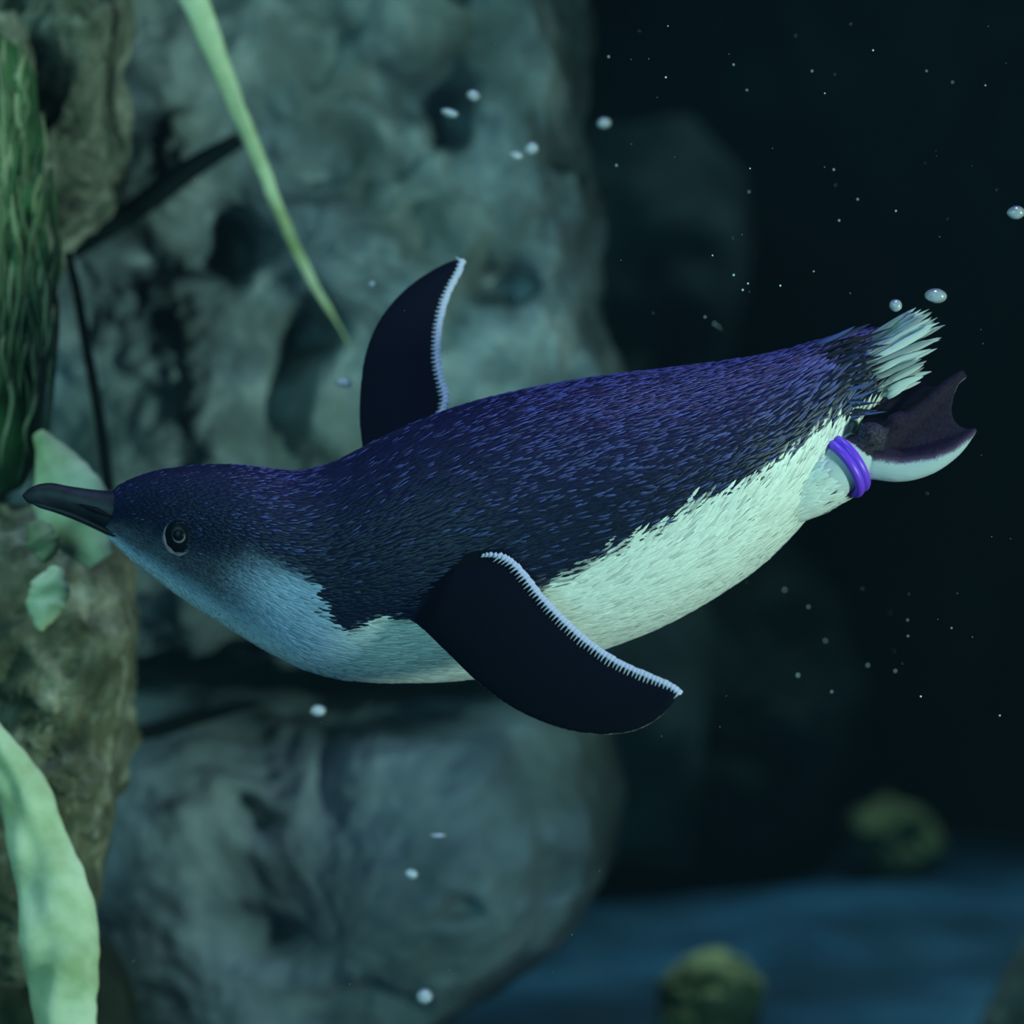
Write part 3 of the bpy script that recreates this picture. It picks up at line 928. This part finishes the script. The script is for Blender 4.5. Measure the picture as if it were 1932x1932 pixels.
# ---- white fringe along the trailing edge of each flipper
def fringe(trail, lead, wfun, i0, n, ln, back):
    T = spline_pts(trail, 400); L = spline_pts(lead, 400)
    verts, faces = [], []
    for k in range(n):
        i = int(i0 + (399 - i0) * k / (n - 1))
        tp = T[i, :2]; inn = L[i, :2] - tp; inn /= np.linalg.norm(inn) + 1e-9
        tn = T[min(i + 2, 399), :2] - T[max(i - 2, 0), :2]; tn /= np.linalg.norm(tn) + 1e-9
        dr_ = inn * 1.0 - tn * 0.35; dr_ /= np.linalg.norm(dr_)
        sc_ = (0.75 + 0.25 * random.random()) * (0.55 if k < 4 else 1)
        base = tp - dr_ * 7 * sc_; tip = tp + dr_ * back * sc_
        sd = np.array([-dr_[1], dr_[0]])
        b = len(verts)
        wb = wfun(*tp) + 4; wt = wfun(*tip) + 8.5
        hw = ln
        for (q, ww, hw_) in ((base, wb, hw * 0.9), (tp + dr_ * 1, wb + 3.0, hw * 1.1), (tp + dr_ * 5, wb + 4.5, hw * 0.42)):
            verts += [(*(q - sd * hw_), ww - 2.5), (*q, ww + 1.2), (*(q + sd * hw_), ww - 2.5)]
        verts.append((*tip, wt - 2))
        for r in (0, 3):
            for kk in (0, 1):
                faces.append((b + r + kk, b + r + kk + 1, b + r + kk + 4, b + r + kk + 3))
        faces += [(b + 6, b + 7, b + 9), (b + 7, b + 8, b + 9)]
    return np.asarray(verts), faces
add('flipper_fringe', fringe(TRAIL_L, LEAD_L, lw, 80, 60, 5.6, 20), M['fringe'], peng, kind='stuff', label='white feather fringe on trailing edge of flipper')
add('flipper_fringe', fringe(TRAIL_R, LEAD_R, rw, 106, 44, 6.0, 17), M['fringe'], peng, kind='stuff', label='white feather fringe on trailing edge of flipper')

# ---- tail feathers
def tail_feather(b, tip, width, ww, colr, bend):
    b = np.array([*b, ww]); tip = np.array([*tip, ww + random.uniform(-8, 8)])
    t = tip - b; Lg = np.linalg.norm(t); t /= Lg
    sd = np.array([-t[1], t[0], 0.0]); nz = np.cross(t, sd)
    if nz[2] < 0: nz = -nz
    verts, faces, cols_ = [], [], []
    prof = [(0, 0.35), (0.15, 0.7), (0.35, 0.95), (0.55, 1.0), (0.72, 0.85), (0.86, 0.55), (0.95, 0.25), (1.0, 0.03)]
    for (a, w_) in prof:
        q = b + t * Lg * a + sd * bend * a * a + nz * 3 * math.sin(a * 3)
        for s, h in ((-1, -1.2), (0, 1.2), (1, -1.2)):
            verts.append(q + sd * s * width / 2 * w_ + nz * h)
        kk = max(0.0, min(1.0, (a - 0.02) / 0.2))
        cols_ += [colr[0] * (1 - kk) + colr[1] * kk] * 3
    for i in range(len(prof) - 1):
        for k in (0, 1):
            faces.append((i * 3 + k, i * 3 + k + 1, i * 3 + k + 4, i * 3 + k + 3))
    me = mesh_from('tail_feather', B_np(np.asarray(verts)), faces)
    set_col(me, np.asarray(cols_))
    return link('tail_feather', me, M['tail'], peng)
TW = np.array([0.44, 0.47, 0.48])
for k in range(51):
    s = (k % 17) / 16 + random.uniform(-0.03, 0.03)
    lay = k // 17
    bx = np.interp(s, [0, 0.5, 1], [1632, 1610, 1655]) + random.uniform(-8, 8) + lay * 14
    by = np.interp(s, [0, 0.5, 1], [640, 690, 752]) + random.uniform(-3, 3)
    tx = np.interp(s, [0, 0.15, 0.3, 0.5, 0.75, 1], [1735, 1766, 1772, 1774, 1756, 1738]) + random.uniform(-22, 10) - lay * 5
    ty = np.interp(s, [0, 0.15, 0.3, 0.5, 0.75, 1], [586, 592, 606, 632, 680, 716]) + random.uniform(-5, 5)
    tail_feather((bx, by), (tx, ty), random.uniform(8, 14), 26 + 26 * math.sin(math.pi * s) + lay * 7, (TW * 0.5, TW * random.choice([0.55, 0.8, 0.95, 1.05, 1.15])), random.uniform(-9, 9))
for k in range(44):      # long dark rump feathers over the root of the tail
    s = (k + random.random()) / 44
    bx = 1550 + random.uniform(-30, 40); by = np.interp(s, [0, 1], [645, 800]) + random.uniform(-5, 5)
    ln = random.uniform(70, 110)
    an = math.radians(np.interp(s, [0, 1], [-22, -8]) + random.uniform(-6, 6))
    tail_feather((bx, by), (bx + ln * math.cos(an), by + ln * math.sin(an)), random.uniform(4, 8), float(np.interp(s, [0, 0.5, 1], [60, 88, 74])),
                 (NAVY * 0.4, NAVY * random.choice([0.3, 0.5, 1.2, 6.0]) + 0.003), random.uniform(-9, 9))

# ---- purple leg band
ax = np.array([0.80, -0.58, -0.36]); ax /= np.linalg.norm(ax)
e1 = np.cross(ax, np.array([0, 0, 1.0])); e1 /= np.linalg.norm(e1)
e2 = np.cross(ax, e1)
cb = np.array([1592.0, 878.0, 60.0])
v1, f1 = torus(cb - ax * 8, e1, e2, ax, 57, 57, 9.5, 56, 14)
band = add('leg_band', (v1, f1), M['band'], peng, label='purple rubber leg band')
v2, f2 = torus(cb + ax * 8, e1, e2, ax, 55, 55, 9.5, 56, 14)
add('band_ridge', (v2, f2), M['band'], band)

# ------------------------------------------------------------------ air bubbles
def bubble(u, v, rx, ry, d, label, rot=0.0):
    px = d / F
    me = bpy.data.meshes.new('air_bubble')
    bm = bmesh.new(); bmesh.ops.create_uvsphere(bm, u_segments=32, v_segments=20, radius=1.0)
    for q in bm.verts:
        x, y, z = q.co
        k = 1 + 0.06 * noise.noise(Vector((x, y, z)) * 1.2 + Vector((u, v, 0)))
        X, Z = x * rx * px * k, z * ry * px * k
        q.co = (X * math.cos(rot) - Z * math.sin(rot), y * (rx + ry) / 2 * px * k, X * math.sin(rot) + Z * math.cos(rot))
    bm.to_mesh(me); bm.free()
    me.polygons.foreach_set('use_smooth', [True] * len(me.polygons))
    o = link('air_bubble', me, M['bubble'], None, label, 'bubble', 'air bubbles in the water')
    o.location = P(u, v, d)
for b in [(893, 180, 13, 10, 1.36, 'upper bubble of the slanting pair high on the rock face', -0.3),
          (848, 213, 17, 8, 1.36, 'flattened lower bubble of the slanting pair high on the rock face', -0.25),
          (1003, 280, 13, 12, 1.36, 'larger bubble of the touching pair before the rock face', 0),
          (973, 293, 14, 9, 1.36, 'smaller bubble of the touching pair before the rock face', -0.2),
          (1140, 232, 13, 10, 1.40, 'dull bubble at the right edge of the pitted rock face', 0.1),
          (703, 537, 8, 7, 1.34, 'tiny bubble left of the raised flipper tip', 0),
          (648, 722, 16, 9, 1.34, 'bubble beside the root of the raised flipper', -0.2),
          (1690, 576, 12, 12, 1.19, 'small round bubble just above the white tail feathers', 0.4),
          (1766, 558, 21, 14, 1.19, 'large oval bubble above the tip of the tail', -0.1),
          (1917, 401, 17, 13, 1.19, 'bubble alone in the dark water beyond the tail', 0.1),
          (600, 1341, 15, 11, 1.34, 'bubble under the penguin chest', 0),
          (776, 1649, 13, 10, 1.34, 'bubble in front of the middle of the rounded boulder', -0.2),
          (801, 1880, 16, 14, 1.34, 'bubble at the foot of the rounded boulder', 0.2),
          (826, 1576, 16, 4, 1.34, 'faint flat bubble in front of the rounded boulder', 0)]:
    bubble(*b)

# ------------------------------------------------------------------ drifting specks
sv, sf = [], []
bmi = bmesh.new(); bmesh.ops.create_icosphere(bmi, subdivisions=1, radius=1.0)
iv = [v.co.copy() for v in bmi.verts]; fi = [tuple(v.index for v in f.verts) for f in bmi.faces]; bmi.free()
spots = [(1384, 519, 3.2), (1411, 535, 2.8), (1401, 547, 3), (1472, 539, 3), (1348, 611, 2.4), (1355, 616, 2), (1330, 598, 2), (1256, 146, 3), (1384, 122, 2.2),
         (1647, 95, 3), (1532, 134, 2.4), (1748, 134, 2), (1409, 170, 2), (1556, 176, 2.2), (1573, 320, 2.6), (1690, 398, 2.6), (1618, 376, 2.4), (1583, 416, 2.4),
         (1415, 318, 2.4), (1413, 362, 2), (1260, 49, 2), (1797, 155, 2), (1859, 161, 2.2), (1344, 482, 2.4), (1535, 512, 2), (1148, 107, 2.4), (1163, 312, 2.4),
         (1480, 1113, 3), (1525, 1145, 2.6), (1557, 1209, 2.6), (1637, 1255, 2.8), (1689, 1266, 2.4), (1569, 1305, 2.4), (1737, 1314, 3), (1886, 1350, 2.6), (1505, 1274, 3.6),
         (1795, 1185, 2), (1712, 1170, 2), (1713, 1200, 2)]
spots += [(random.uniform(1150, 1920), random.uniform(20, 1400), random.uniform(0.6, 1.1)) for _ in range(60)]
spots += [(random.uniform(250, 1150), random.uniform(20, 1900), random.uniform(0.6, 1.0)) for _ in range(25)]
for (a, b, r) in spots:
    d = random.uniform(1.13, 1.3)
    if a < 1700 and 600 < b < 1300 and d > 1.1: d = random.uniform(1.30, 1.4) if a > 1150 else 1.36
    c = P(a, b, d); o = len(sv)
    sv += [c + q * r * 0.75 * d / F for q in iv]; sf += [tuple(i + o for i in t) for t in fi]
link('drifting_specks', mesh_from('drifting_specks', sv, sf), M['speck'], None, 'tiny pale specks drifting in the dark water', 'specks', None, 'stuff')
